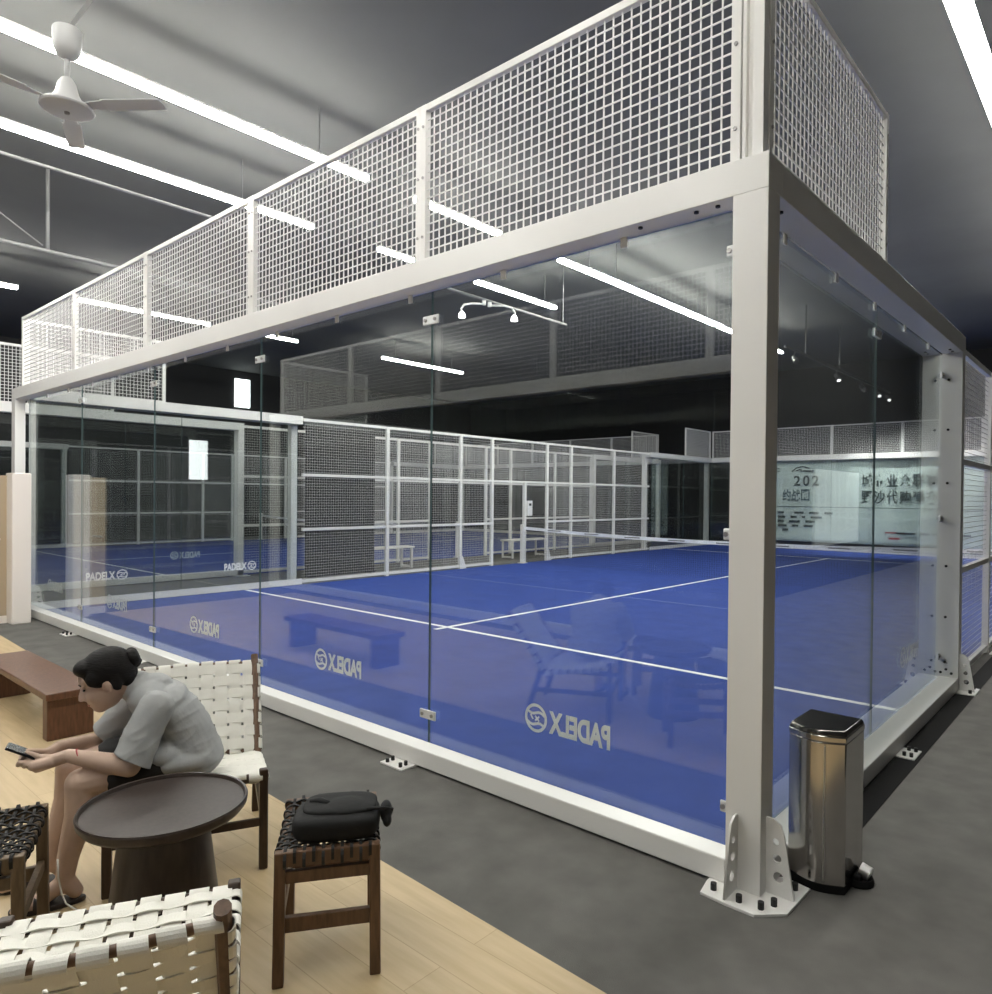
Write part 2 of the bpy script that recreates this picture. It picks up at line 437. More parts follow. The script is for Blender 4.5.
def foot_plate(x, y, dx, dy):
    o = cp('foot_plate', MB().prism([(x - .10, y - .09), (x + .10, y - .09), (x + .10, y + .05), (x - .10, y + .05)] if dy else
           [(x - .05, y - .10), (x + .09, y - .10), (x + .09, y + .10), (x - .05, y + .10)], 0, .011), bevel=.002)
    for i in (-.06, .06):
        for j in (.025, .065):
            q = (x + i, y - j) if dy else (x + j, y + i)
            MB().tube([(q[0], q[1], .01), (q[0], q[1], .035)], .011, 8).build('anchor_bolt', M['bolt'], o)
for k in range(1, 5): foot_plate(-.27 - 1.93 * k, -.012, 0, 1)
foot_plate(.012, 2.2, 1, 0); foot_plate(.012, 6.12, 1, 0)
o = cp('base_plate', MB().prism([(-.06, 4.02), (.13, 4.04), (.13, 4.30), (-.06, 4.30)], 0, .012), bevel=.002)
gusset((0, 4.14, .012), (1, 0, 0), o)
for q in ((.09, 4.08), (.09, 4.26)): MB().tube([(q[0], q[1], .01), (q[0], q[1], .04)], .013, 8).build('anchor_bolt', M['bolt'], o)
# lettering on the glass, read from inside
def logo(par, org, U, nm='glass_lettering'):
    """org: left end of baseline seen from inside, U: reading direction"""
    U = Vector(U); N = U.cross(Vector((0, 0, 1)))
    o = Vector(org)
    me = text_mesh('PADELX', .155, .006)
    w = max(v.co.x for v in me.vertices); s = .385 / w
    for v in me.vertices: v.co.x *= s
    T = Matrix(((U.x, 0, N.x, o.x), (U.y, 0, N.y, o.y), (0, 1, 0, o.z), (0, 0, 0, 1)))
    me.transform(T)
    mesh_obj(nm, me, M['line'], par)
    mb = MB(); c = o + U * .475 + V(0, 0, .055); r = .068; n = 28; ST = []
    def P(a, b): return c + U * a + V(0, 0, b)
    def strip(path, wd):
        for i in range(len(path) - 1):
            a = Vector((*path[i], 0)); b2 = Vector((*path[i + 1], 0)); d = (b2 - a).normalized(); q = Vector((-d.y, d.x, 0)) * wd / 2
            a -= d * .001; b2 += d * .001
            mb.add([P(*(a + q).xy), P(*(a - q).xy), P(*(b2 - q).xy), P(*(b2 + q).xy)], [(0, 1, 2, 3)])
    strip([(r * math.cos(2 * PI * k / n), r * math.sin(2 * PI * k / n)) for k in range(n + 1)], .016)
    strip([(-.06 + .12 * t, .018 + .010 * math.sin(2 * PI * t) + .018 * t) for t in [i / 8 for i in range(9)]], .014)
    strip([(-.06 + .12 * t, -.040 + .010 * math.sin(2 * PI * t) + .018 * t) for t in [i / 8 for i in range(9)]], .014)
    strip([(-.022, -.014), (.004, .010)], .010); strip([(-.022, .010), (.004, -.014)], .010)
    strip([(.02, -.008), (.036, .014)], .010)
    mb.build('ball_emblem', M['line'], par)
for side, k, g in panels:
    if side == 'near': logo(g, (-.12 - 2 * k - .69, E + .0135, .375), (-1, 0, 0))
    if side == 'left' and k < 5: logo(g, (-10.1185, .12 + (k - .12) + .68, .355), (0, 1, 0))
    if side == 'right' and k < 5 and k > 1: logo(g, (-GX - .0135, k + 1.32, .40), (0, -1, 0))
for o in list(bpy.data.objects):
    if o.parent: KID.setdefault(o.parent, []).append(o)
for o in list(bpy.data.objects): KID.setdefault(o, [])
NX, RY = -12.2, -3.50
c2 = copy_tree(cage); c2.location = (NX, 0, 0)
tag(c2, 'neighbouring white padel court cage seen through the left glass, beyond the corridor', 'padel court')
c3 = copy_tree(cage); c3.location = (0, RY - LY, 0)
tag(c3, 'padel court cage behind the lounge, seen only mirrored in the glass', 'padel court')

# ------------------------------------------------------------------ turf + net
def turf(dx, dy, label):
    t = MB().box((-10.118 + dx, .134 + dy, 0), (-.165 + dx, 20.105 + dy, .008)).build('court_turf', M['turf'])
    tag(t, label, 'court turf')
    z0, z1 = .008, .010
    for y in (3.17, 17.07): MB().box((-10.1 + dx, y - .03 + dy, z0), (-.18 + dx, y + .03 + dy, z1)).build('service_line', M['line'], t)
    MB().box((-5.26 + dx, 2.97 + dy, z0), (-5.20 + dx, 17.27 + dy, z1 + .0005)).build('centre_line', M['line'], t)
    return t
turf(0, 0, 'blue artificial turf with white lines inside the foreground cage')
turf(NX, 0, 'blue turf of the neighbouring court beyond the left glass')
turf(0, RY - LY, 'blue turf of the court behind the lounge')
def net(dx, dy, label):
    NY = 10.12 + dy
    r = empty('padel_net', (-5.1 + dx, NY, .008)); tag(r, label, 'net')
    top = lambda x: .765 + .115 * (abs(x) / 5) ** 2
    for s in (-1, 1):
        MB().box((s * 4.98 - .045, -.045, 0), (s * 4.98 + .045, .045, .93)).build('net_post', M['white'], r, bevel=.006)
        MB().box((s * 4.98 - .09, -.09, 0), (s * 4.98 + .09, .09, .012)).build('post_foot', M['white'], r, bevel=.004)
    n = 40; xs = [-4.93 + 9.86 * i / n for i in range(n + 1)]
    def band(z0, z1, t):
        m = MB()
        for a, b in zip(xs[:-1], xs[1:]):
            m.add([(a, -t, top(a) + z0), (b, -t, top(b) + z0), (b, -t, top(b) + z1), (a, -t, top(a) + z1),
                   (a, t, top(a) + z0), (b, t, top(b) + z0), (b, t, top(b) + z1), (a, t, top(a) + z1)],
                  [(0, 1, 2, 3), (7, 6, 5, 4), (3, 2, 6, 7), (1, 0, 4, 5)])
        return m
    m = band(-.07, 0, .006); m.m = 1
    for i in range(9): 
        x = -4.2 + i * 1.05
        m.box((x, -.0075, top(x) - .05), (x + .38, -.0062, top(x) - .025))
    m.build('top_tape', [M['line'], M['grey']], r)
    m = MB()
    for i in range(1, 197):
        x = -4.93 + .05 * i; m.bar((x, 0, .02), (x, 0, top(x) - .06), .0022, .0022)
    for j in range(1, 18):
        m.bar((-4.93, 0, .02 + .042 * j), (4.93, 0, .02 + .042 * j), .0022, .0022)
    m.build('netting', M['net'], r)
net(0, 0, 'low black net with white top tape across the foreground court')
net(NX, 0, 'net of the neighbouring court beyond the left glass')

# ------------------------------------------------------------------ LED tubes
def tube_light(x, ya, yb, z, label, w=.085, mt='led'):
    r = empty('led_batten', (x, (ya + yb) / 2, z)); L = (yb - ya) / 2
    MB().box((-w * .42, -L, .02), (w * .42, L, .055)).build('housing', M['white'], r)
    MB().box((-w / 2, -L + .01, -.03), (w / 2, L - .01, .02)).build('diffuser', M[mt], r)
    for y in (-L * .7, L * .7): MB().tube([(0, y, .055), (0, y, ZC - z)], .006, 6).build('hanger', M['grey'], r)
    tag(r, label, 'ceiling light', 'long led battens under the ceiling')
ZL = 5.6
rows = [(-6.33, [(-1.9, 2.76, 'longest bright batten over the near glass, beside the ceiling fan'), (3.52, 5.24, 'short batten behind the second upper mesh panel from the corner'),
                 (6.67, 12.5, 'long batten seen through the end glass left of the corner column'), (12.65, 16.5, 'batten ending behind the corner column')]),
        (-8.3, [(-4.2, 3.25, 'long bright batten at upper left, below the ceiling fan'), (4.43, 5.17, 'tiny batten stub behind the upper mesh, second row'),
                (6.66, 9.06, 'short batten under the top beam beside the white bracket lamps')]),
        (-15.62, [(-2.2, 1.34, 'batten cut off by the left picture edge'), (2.3, 5.16, 'batten behind the far left upper mesh'), (6.53, 7.45, 'small batten seen just under the top beam at left'),
                  (10.2, 13.43, 'batten low in the end glass above the black wall')])]
for x, segs in rows:
    for a, b, lab in segs: tube_light(x, a, b, ZL, lab)
tube_light(-6.12, 7.3, 12.45, 5.52, 'thin glowing bar standing in for a batten reflection beneath the long one by the corner column', .035)  # stands in for the mirror image of a batten in the end glass
tube_light(-.02, -3.0, 16.0, ZL, 'wide bright batten at the top right picture corner', .17, 'led_wide')
for x, a, b, q in ((-6.33, -7, -3.2, 'left'), (-3.2, -7.5, -4.5, 'middle'), (-.02, -7.5, -4, 'right')):  # extra battens added behind the camera as fill light
    tube_light(x, a, b, ZL, 'added fill batten over the court behind the lounge, %s row, behind the camera' % q)

for x, q in ((-2.6, 'right'), (-4.6, 'left')):
    tube_light(x, -4.3, -1.2, ZL, 'batten above the lounge seats, %s one, outside the picture' % q, .10, 'led_wide')
# pipes and rods under the ceiling
def pipe(name, pts, r, label, m='grey', cat='pipe'):
    return tag(MB().tube(pts, r, 8).build(name, M[m], smooth=True), label, cat)
pipe('conduit_pipe', [(-7.58, -6, 5.0), (-7.58, 1.9, 5.0)], .02, 'grey conduit running under the ceiling at upper left, nearer one')
pipe('conduit_pipe', [(-10.6, -5, 5.0), (-10.6, 4.2, 5.0)], .028, 'grey conduit at upper left meeting a vertical rod')
pipe('hanger_rod', [(-10.6, .46, 5.028), (-10.6, .46, ZC)], .026, 'vertical hanger rod above the left conduit', cat='rod')
pipe('stay_wire', [(-10.6, .40, 5.06), (-10.6, -.7, 5.75)], .010, 'slanting stay wire running down to the left conduit', cat='wire')
pipe('conduit_pipe', [(-7.5, 4.6, 5.0), (-7.5, 8.4, 5.0)], .022, 'grey conduit carrying the white bracket lamps above the court')
pipe('support_pipe', [(-4.25, -1.02, 4.98), (-1.0, -1.02, 4.98)], .018, 'thin grey pipe crossing above the ceiling fan')
for o, x, ys in ((bpy.data.objects['conduit_pipe'], -7.58, (-5, -2.2)), (bpy.data.objects['conduit_pipe.001'], -10.6, (-4, 3.6)), (bpy.data.objects['conduit_pipe.002'], -7.5, (4.7, 8.3))):
    for y in ys: MB().tube([(x, y, 5.01), (x, y, ZC)], .008, 6).build('hanger', M['grey'], o)
def bracket(y, s, label):
    r = empty('bracket_lamp', (-7.5, y, 4.96)); tag(r, label, 'lamp', 'white bracket lamps over the court')
    MB().tube([(0, 0, .02), (0, 0, -.06)], .035, 10).build('mount', M['white'], r, smooth='auto')
    MB().tube([(0, 0, -.04), (s * .14, .22, -.02), (s * .20, .36, -.04), (s * .22, .42, -.12), (s * .22, .40, -.17)], .018, 8).build('arm', M['white'], r, smooth=True)
    MB().lathe([(.02, -.02), (.05, -.06), (.06, -.12), (.05, -.125)], 14, (s * .22, .40, -.14)).build('lamp_head', M['lamp'], r, smooth='auto')
bracket(6.22, 1, 'white curved bracket lamp, right one on the conduit over the court')
b2 = None
r = empty('bracket_lamp', (-7.5, 6.08, 4.96), PI); tag(r, 'white curved bracket lamp, left one on the conduit over the court', 'lamp', 'white bracket lamps over the court')
MB().tube([(0, 0, .02), (0, 0, -.06)], .035, 10).build('mount', M['white'], r, smooth='auto')
MB().tube([(0, 0, -.04), (.1, .2, -.06), (.14, .34, -.10), (.15, .40, -.18), (.15, .38, -.24)], .018, 8).build('arm', M['white'], r, smooth=True)
MB().lathe([(.02, -.02), (.05, -.06), (.06, -.12), (.05, -.125)], 14, (.15, .38, -.20)).build('lamp_head', M['lamp'], r, smooth='auto')
# track with spotlights near the far wall
tr = empty('track_light_rail', (-4.9, 17.2, 5.0)); tag(tr, 'dark lighting track hanging below the ceiling right of the corner column', 'track rail')
MB().box((-.03, -4.2, -.03), (.03, 4.6, .03)).build('rail', M['track'], tr)
for y in (-2.9, -.4, 2.4): MB().tube([(0, y, 0), (0, y, ZC - 5)], .02, 6).build('drop_rod', M['track'], tr)
for y, lab in ((-3.6, 'dark spotlight nearest the column on the hanging track'), (-.6, 'second dark spotlight on the hanging track'), (1.6, 'third dark spotlight on the hanging track, behind the glass seam'), (3.2, 'lit spotlight fourth along the hanging track'), (4.3, 'lit spotlight at the right end of the hanging track')):
    s = empty('track_spotlight', (-4.9, 17.2 + y, 4.97)); tag(s, lab, 'spotlight', 'spotlights on the hanging track')
    MB().tube([(0, 0, 0), (0, 0, -.14)], .018, 8).build('stem', M['track'], s, smooth=True)
    MB().tube([(-.06, .10, -.10), (.10, -.16, -.26)], [.05, .07], 12).build('head', M['track'], s, smooth='auto')
    MB().tube([(.10, -.16, -.26), (.108, -.173, -.268)], .045, 12).build('lens', M['lens' if 'lit' in lab else 'track'], s)

for i, (x, y, tx, tz) in enumerate(((-4.9, 16.6, -6.6, .9), (-4.9, 18.8, -4.6, .6), (-4.9, 20.4 - 1.6, -2.4, .6))):  # spots added to brighten the banner, hung beside dark track heads
    ld = bpy.data.lights.new('banner_fill_spot', 'SPOT'); ld.energy = 480; ld.spot_size = 1.25; ld.spot_blend = .9; ld.shadow_soft_size = .06
    lo = bpy.data.objects.new('banner_fill_spot', ld); COL.objects.link(lo); lo.location = (x + .12, y - .2, 4.68)
    lo.rotation_euler = (V(tx, 20.3, tz) - lo.location).to_track_quat('-Z', 'Y').to_euler()
# ceiling fan
f = empty('ceiling_fan', (-3.9, -1.28, 3.95)); tag(f, 'pale grey ceiling fan with bell motor and three blades at upper left', 'fan')
MB().lathe([(.0, -.02), (.13, -.015), (.178, .0), (.185, .012), (.178, .03), (.12, .05), (.08, .12), (.06, .20), (.035, .24), (.02, .245)], 32).build('motor_housing', M['fan'], f, smooth='auto')
MB().tube([(0, 0, .24), (0, 0, .42)], .019, 12).build('down_rod', M['fan'], f, smooth=True)
MB().lathe([(.02, .38), (.07, .41), (.095, .46), (.10, .60), (.095, .61), (.0, .61)], 24).build('canopy', M['fan'], f, smooth='auto')
MB().lathe([(.0, -.04), (.018, -.035), (.02, -.018), (.0, -.018)], 10).build('pull_knob', M['bolt_s'], f, smooth=True)
MB().bar((0, 0, .60), (0, .325, 1.27), .03, .03).build('mount_bracket', M['grey'], f)
for k in range(3):
    a = math.radians(38 + 120 * k); d = V(math.cos(a), math.sin(a), 0); n = V(-d.y, d.x, 0)
    b = MB()
    for r0, r1, w0, w1 in ((.16, .30, .03, .05), (.30, .75, .065, .06)):
        b.add([d * r0 + n * w0 + V(0, 0, .02), d * r0 - n * w0 + V(0, 0, .035), d * r1 - n * w1 + V(0, 0, .035), d * r1 + n * w1 + V(0, 0, .02),
               d * r0 + n * w0 + V(0, 0, .026), d * r0 - n * w0 + V(0, 0, .041), d * r1 - n * w1 + V(0, 0, .041), d * r1 + n * w1 + V(0, 0, .026)],
              [(0, 1, 2, 3), (7, 6, 5, 4), (0, 4, 5, 1), (1, 5, 6, 2), (2, 6, 7, 3), (3, 7, 4, 0)])
    b.build('blade', M['fan'], f)

f.scale = (.8, .8, .8)
# ------------------------------------------------------------------ far banner
bn = empty('banner', (-8.3, 20.32, .25)); tag(bn, 'pale wrinkled banner with dark Chinese lettering beyond the far glass', 'banner')
BW, BHT = 7.9, 2.66
m = MB(); nx, nz = 80, 24
def bw(x, z): return .02 * math.sin(3.1 * x + 1.1 * z) + .012 * math.sin(7 * x - 4 * z)
vs = [(BW * i / nx, bw(BW * i / nx, BHT * j / nz), BHT * j / nz) for j in range(nz + 1) for i in range(nx + 1)]
m.add(vs, [(j * (nx + 1) + i, j * (nx + 1) + i + 1, (j + 1) * (nx + 1) + i + 1, (j + 1) * (nx + 1) + i) for j in range(nz) for i in range(nx)])
cl = m.build('cloth', M['banner'], bn, smooth=True)
so = cl.modifiers.new('solidify', 'SOLIDIFY'); so.thickness = .004
def btext(s, x, z, h, wpc, mt='ink', bold=.009):
    for i, ch in enumerate(s):
        if ch == ' ': continue
        me = text_mesh(ch, h * 1.25, bold, .001)
        if not me.vertices: continue
        x0 = min(v.co.x for v in me.vertices); x1 = max(v.co.x for v in me.vertices)
        z0 = min(v.co.y for v in me.vertices); z1 = max(v.co.y for v in me.vertices)
        w = wpc * (.88 if ord(ch) > 255 else .72)
        me.transform(Matrix.Translation((-x0, -z0, 0))); me.transform(Matrix.Diagonal((w / (x1 - x0), h / (z1 - z0), 1, 1)))
        me.transform(Matrix(((1, 0, 0, x + i * wpc), (0, 0, -1, -.045), (0, 1, 0, z), (0, 0, 0, 1))))
        o = mesh_obj('lettering', me, M[mt], bn)
btext('202', .96, 1.78, .33, .29); btext('城市业余联赛', 3.02, 1.74, .38, .35)
btext('约战圃', .60, 1.30, .37, .30, 'inkblue'); btext('野沙代购建交', 3.02, 1.24, .39, .35, 'ink')
m = MB()
m.box((.1, -.046, 1.10), (7.6, -.044, 1.12))
for j, z in enumerate((.92, .78, .64, .50, .36)):
    x = .18; 
    for L in ((.1, .2, .0, .3, .3, .25), (.1, .25, .2, .1, .35), (.1, .2, .35, .3), (.1, .3, .2, .3), (.25, .2))[j]:
        if L: m.box((x, -.046, z - .035), (x + L, -.044, z + .035))
        x += L + .17
for x, L in ((4.0, .5), (4.62, .25), (4.95, .5), (5.6, .3)): m.box((x, -.046, .34), (x + L, -.044, .40))
m.build('small_print', M['ink'], bn)
m = MB()
for pts in (((.25, 2.30), (.35, 2.36), (.5, 2.34)), ((.28, 2.24), (.5, 2.26)), ((.36, 2.16), (.38, 2.36)), ((.9, 2.24), (1.05, 2.36), (1.25, 2.4), (1.45, 2.34)), ((1.02, 2.26), (1.18, 2.32), (1.2, 2.22)), ((1.25, 2.26), (1.6, 2.25))):
    for a, b in zip(pts[:-1], pts[1:]): m.bar((a[0], -.045, a[1]), (b[0], -.045, b[1]), .04, .002, up=(0, 1, 0))
m.build('emblem', M['ink'], bn)
m = MB(); m.box((3.7, -.046, .36), (4.35, -.044, .40)); m.box((3.8, -.046, .18), (4.1, -.044, .24)); m.build('red_print', M['red'], bn)
MB().box((-9.9, 20.245, 2.90), (-.2, 20.29, 2.95)) .build('banner_rod', M['grey']).parent = None
tag(bpy.data.objects['banner_rod'], 'thin grey rod above the banner behind the far glass', 'rod')

# lit white board on the right wall (seen mirrored in the side glass)
tag(MB().box((2.95, 10.2, .75), (2.996, 12.8, 2.15)).build('white_board', M['board']), 'white board on the dark right wall, mirrored in the side glass', 'board')

# ------------------------------------------------------------------ corridor things left
pb = empty('padded_board', (-10.95, 5.6, 0)); tag(pb, 'tall black board standing behind the left wire mesh', 'board')
MB().box((-.03, -.80, .02), (.03, .80, 2.93)).build('panel', M['black'], pb, bevel=.01)
MB().box((-.2, -.7, 0), (.2, -.6, .05)).build('foot', M['black'], pb); MB().box((-.2, .6, 0), (.2, .7, .05)).build('foot', M['black'], pb)
def white_bench(x, y, L, label):
    r = empty('steel_bench', (x, y, 0)); tag(r, label, 'bench', 'white benches in the corridor')
    MB().box((-.19, -L / 2, .44), (.19, L / 2, .48)).build('seat', M['white'], r, bevel=.006)
    for s in (-1, 1):
        m = MB(); yy = s * (L / 2 - .08)
        m.bar((-.17, yy, 0), (-.17, yy, .44), .04); m.bar((.17, yy, 0), (.17, yy, .44), .04); m.bar((-.17, yy, .03), (.17, yy, .03), .04)
        m.build('leg_frame', M['white'], r)
white_bench(-11.3, 11.6, 1.5, 'white bench standing outside the open gate, left of the net post')
white_bench(-11.3, 7.0, 1.3, 'white bench behind the left wire mesh, beside the black board')
cb = empty('control_box', (-10.12, 10.22, 1.14)); tag(cb, 'small white control box above the net post by the gate', 'box')
# its pole
MB().box((-.035, -.035, -1.14), (.035, .035, .80)).build('pole', M['white'], cb)
MB().box((.0, .04, 0), (.07, .22, .36)).build('housing', M['white'], cb, bevel=.008)
MB().box((.07, .09, .24), (.075, .17, .30)).build('display', M['bolt'], cb)

# ------------------------------------------------------------------ waste bin
bn2 = empty('pedal_bin', (.128, .385, 0)); tag(bn2, 'tall stainless steel pedal bin with bowed front beside the corner column', 'bin')
def bin_sec(k=1.0, fr=.045):
    w, d = .118 * k, .125 * k
    pts = [(w, d), (-w, d), (-w, -d)]
    for i in range(1, 10):
        t = i / 10; pts.append((-w + 2 * w * t, -d - fr * math.sin(PI * t)))
    pts.append((w, -d)); return pts
def bin_prism(name, k0, k1, z0, z1, m, bev, fr=.045):
    a = bin_sec(k0, fr); b = bin_sec(k1, fr); n = len(a); mb = MB()
    mb.add([(x, y, z0) for x, y in a] + [(x, y, z1) for x, y in b], [tuple(range(n)), tuple(range(n, 2 * n))] + [(i, (i + 1) % n, n + (i + 1) % n, n + i) for i in range(n)])
    return mb.build(name, m, bn2, smooth='auto', bevel=bev, seg=3)
bin_prism('base_ring', 1.0, 1.0, 0, .035, M['rubber'], .004)
bin_prism('body', .985, .985, .03, .615, M['chrome'], .006)
bin_prism('lid_rim', 1.0, 1.0, .615, .64, M['chrome'], .004)
bin_prism('lid', 1.0, .93, .64, .662, M['lidm'], .006)
m = MB()
for xx in (.045,):
    m.bar((xx, -.125 - .045 * math.cos(xx / .118 * PI / 2) - .003, .05), (xx, -.125 - .045 * math.cos(xx / .118 * PI / 2) - .003, .60), .006, .008)
m.build('front_seam', M['steel'], bn2, bevel=.002)
MB().box((.118, -.03, .012), (.15, .07, .05)).build('pedal_housing', M['rubber'], bn2, bevel=.008)
MB().tube([(.135, .02, .06), (.175, .02, .048)], .03, 18).build('pedal', M['steel'], bn2, smooth='auto')
MB().lathe([(.055, 0), (.06, .01), (.055, .03), (.0, .03)], 20, (.13, .02, 0)).build('pedal_base', M['rubber'], bn2, smooth='auto')

# ------------------------------------------------------------------ bench, table
b = empty('wooden_bench', (-4.85, -1.17, 0)); tag(b, 'low red-brown wooden bench with slab ends on the left behind the seated person', 'bench')
MB().box((-.85, -.155, .275), (.75, .155, .32)).build('bench_top', M['bwood'], b, bevel=.006)
MB().box((.60, -.135, 0), (.70, .135, .275)).build('end_panel', M['bwood'], b, bevel=.01)
MB().box((-.78, -.135, 0), (-.68, .135, .275)).build('end_panel', M['bwood'], b, bevel=.01)
t = empty('coffee_table', (-1.466, -1.687, .006)); tag(t, 'round dark brown coffee table with raised rim and conical pedestal', 'table')
MB().lathe([(.0, .462), (.235, .462), (.258, .470), (.270, .485), (.273, .505), (.270, .511), (.264, .509), (.259, .497), (.0, .494)], 72).build('tabletop', M['tabletop'], t, smooth='auto')
MB().lathe([(.195, 0), (.193, .02), (.165, .25), (.142, .44), (.142, .463)], 56).build('pedestal', M['tabletop'], t, smooth='auto')

# ------------------------------------------------------------------ woven lounge chair
def weave(P, N, SU, SV, nu, nv, wu, wv, t, amp, wrapU=None, wrapV=None, sub=6):
    """P(u,v), N(u,v) unit square; straps along u (count nv) and along v (count nu)"""
    mb = MB()
    def strap(f, g, n, other, par, w, side, wrap):
        pts = []; nr = []
        K = other * sub
        for k in range(K + 1):
            s = k / K
            off = amp * math.cos(PI * (s * other - .5)) * par
            p = f(s); q = g(s); pts.append(p + q * off); nr.append(q)
        if wrap:
            for end in (0, 1):
                p = pts[-1] if end else pts[0]; q = nr[-1] if end else nr[0]
                d = (pts[-1] - pts[-2]).normalized() if end else (pts[0] - pts[1]).normalized()
                ex = []; en = []
                for i in range(1, 9):
                    a = PI * i / 8
                    n2 = (q * math.cos(a) + d * math.sin(a))
                    ex.append(p - q * wrap + n2 * wrap); en.append(n2)
                if end: pts += ex; nr += en
                else: pts = ex[::-1] + pts; nr = en[::-1] + nr
        mb.ribbon(pts, nr, w, t, side)
    for j in range(nv):
        v = (j + .5) / nv; strap(lambda s: P(s, v), lambda s: N(s, v), nv, nu, 1 if j % 2 else -1, wu, SV, wrapU)
    for i in range(nu):
        u = (i + .5) / nu; strap(lambda s: P(u, s), lambda s: N(u, s), nu, nv, -1 if i % 2 else 1, wv, SU, wrapV)
    return mb
def lounge_chair(loc, rz, label):
    r = empty('woven_lounge_chair', loc, rz); tag(r, label, 'chair', 'woven strap lounge chairs')
    hw = .29
    for s in (-1, 1):
        MB().bar((s * hw, .25, 0), (s * hw, .25, .425), .036, .036).build('front_leg', M['dwood'], r, bevel=.006)
        MB().bar((s * hw, -.36, 0), (s * hw, -.24, .37), .034, .034).build('rear_leg', M['dwood'], r, bevel=.006)
        MB().tube([(s * hw, -.18, .28), (s * hw, -.505, .755)], .018, 10).build('back_post', M['mwood'], r, smooth='auto')
        MB().tube([(s * hw, .25, .385), (s * hw, -.24, .325)], .017, 10).build('side_rail', M['dwood'], r, smooth=True)
        MB().bar((s * hw, .25, .20), (s * hw, -.29, .20), .022, .032).build('stretcher', M['dwood'], r, bevel=.004)
    MB().tube([(-hw, .25, .39), (hw, .25, .39)], .019, 12).build('front_rail', M['dwood'], r, smooth=True)
    MB().tube([(-hw, -.22, .325), (hw, -.22, .325)], .017, 12).build('rear_rail', M['dwood'], r, smooth=True)
    MB().bar((-hw, .25, .20), (hw, .25, .20), .022, .032).build('stretcher', M['dwood'], r, bevel=.004)
    # seat webbing
    def Ps(u, v):
        return V(-hw + .0 + 2 * hw * u, .25 - .47 * v, .411 - .068 * v - .018 * math.sin(PI * u) * math.sin(PI * v))
    weave(Ps, lambda u, v: V(0, .14, .99), (1, 0, 0), (0, 1, 0), 9, 8, .049, .054, .003, .0035, .022, .022).build('seat_webbing', M['strap'], r)
    # curved top and lower back rails
    def Pb(u, v):
        z = .355 + .37 * v; y = -.215 - .255 * v - .045 * math.sin(PI * u)
        return V(-hw + 2 * hw * u, y, z)
    nb = V(0, .82, .57).normalized()
    for v in (0, 1):
        MB().tube([Pb(i / 12, v) - nb * .014 for i in range(13)], .012, 8).build('back_rail', M['mwood'], r, smooth=True)
    def Nb(u, v):
        return V(.25 * math.cos(PI * u), .80, .57).normalized()
    weave(Pb, Nb, (1, 0, 0), (0, -.57, .82), 9, 7, .050, .054, .003, .0035, .020, .018).build('back_webbing', M['strap'], r)
    return r
lounge_chair((-2.046, -1.34, .006), math.radians(-115.4), 'dark wood lounge chair with cream woven straps under the seated person')
lounge_chair((-.86, -2.075, .006), math.radians(61.2), 'cream woven strap lounge chair in the bottom left foreground, seen from behind')

# ------------------------------------------------------------------ corded stools
def stool(loc, rz, wm, label, hh=.435):
    r = empty('corded_stool', loc, rz); tag(r, label, 'stool', 'wooden stools with black cord seats')
    hw, hd = .15, .20
    for sx in (-1, 1):
        for sy in (-1, 1):
            MB().bar((sx * hw * 1.03, sy * hd * 1.03, 0), (sx * hw, sy * hd, hh), .036, .036, up=(0, 1, 0)).build('leg', M[wm], r, bevel=.004)
    for sy in (-1, 1):
        MB().bar((-hw, sy * hd, hh - .024), (hw, sy * hd, hh - .024), .034, .05).build('seat_rail', M[wm], r, bevel=.005)
        MB().bar((-hw, sy * hd, hh - .085), (hw, sy * hd, hh - .085), .022, .04).build('apron', M[wm], r, bevel=.003)
        MB().bar((-hw, sy * hd * .96, .19), (hw, sy * hd * .96, .19), .022, .05).build('stretcher', M[wm], r, bevel=.003)
    for sx in (-1, 1):
        MB().tube([(sx * hw, -hd, hh - .02), (sx * hw, -hd * .5, hh - .038), (sx * hw, 0, hh - .044), (sx * hw, hd * .5, hh - .038), (sx * hw, hd, hh - .02)], .016, 8).build('side_rail', M[wm], r, smooth=True)
        MB().bar((sx * hw, -hd, .215), (sx * hw, hd, .215), .022, .04).build('stretcher', M[wm], r, bevel=.003)
    def P(u, v): return V(-hw + 2 * hw * u, -hd + 2 * hd * v, hh + .004 - .022 * math.sin(PI * v))
    weave(P, lambda u, v: V(0, 0, 1), (1, 0, 0), (0, 1, 0), 10, 13, .011, .010, .005, .0045, .020, .028, sub=4).build('cord_seat', M['cord'], r)
    return r
stool((-1.053, -1.287, .006), math.radians(54.3), 'mwood', 'brown wooden stool with black cord seat carrying a black pouch')
stool((-1.828, -2.146, .006), math.radians(65.8), 'lwood', 'empty black corded stool cut off at the left picture edge')

# ------------------------------------------------------------------ remesh helper
def organic(mb, name, m, parent, voxel=.006, smooth=6, fac=.5):
    o = mb.build(name, m, parent)
    rm = o.modifiers.new('remesh', 'REMESH'); rm.mode = 'VOXEL'; rm.voxel_size = voxel; rm.use_smooth_shade = True
    if smooth:
        s = o.modifiers.new('smooth', 'SMOOTH'); s.iterations = smooth; s.factor = fac
    baked(o)
    for p in o.data.polygons: p.use_smooth = True
    o.data.materials.clear(); o.data.materials.append(m)
    return o
def limb(mb, pts, rs, n=14):
    """tapered chain of overlapping rounded segments (merged later)"""
    pts = [Vector(p) for p in pts]
    for i in range(len(pts) - 1):
        a, b = pts[i], pts[i + 1]; K = max(2, int((b - a).length / (.35 * min(rs[i], rs[i + 1]) + 1e-4)))
        K = min(K, 24)
        mb.tube([a.lerp(b, k / K) for k in range(K + 1)], [rs[i] + (rs[i + 1] - rs[i]) * k / K for k in range(K + 1)], n)
    for p, r in zip(pts, rs): mb.ball(p, r, n, 8)

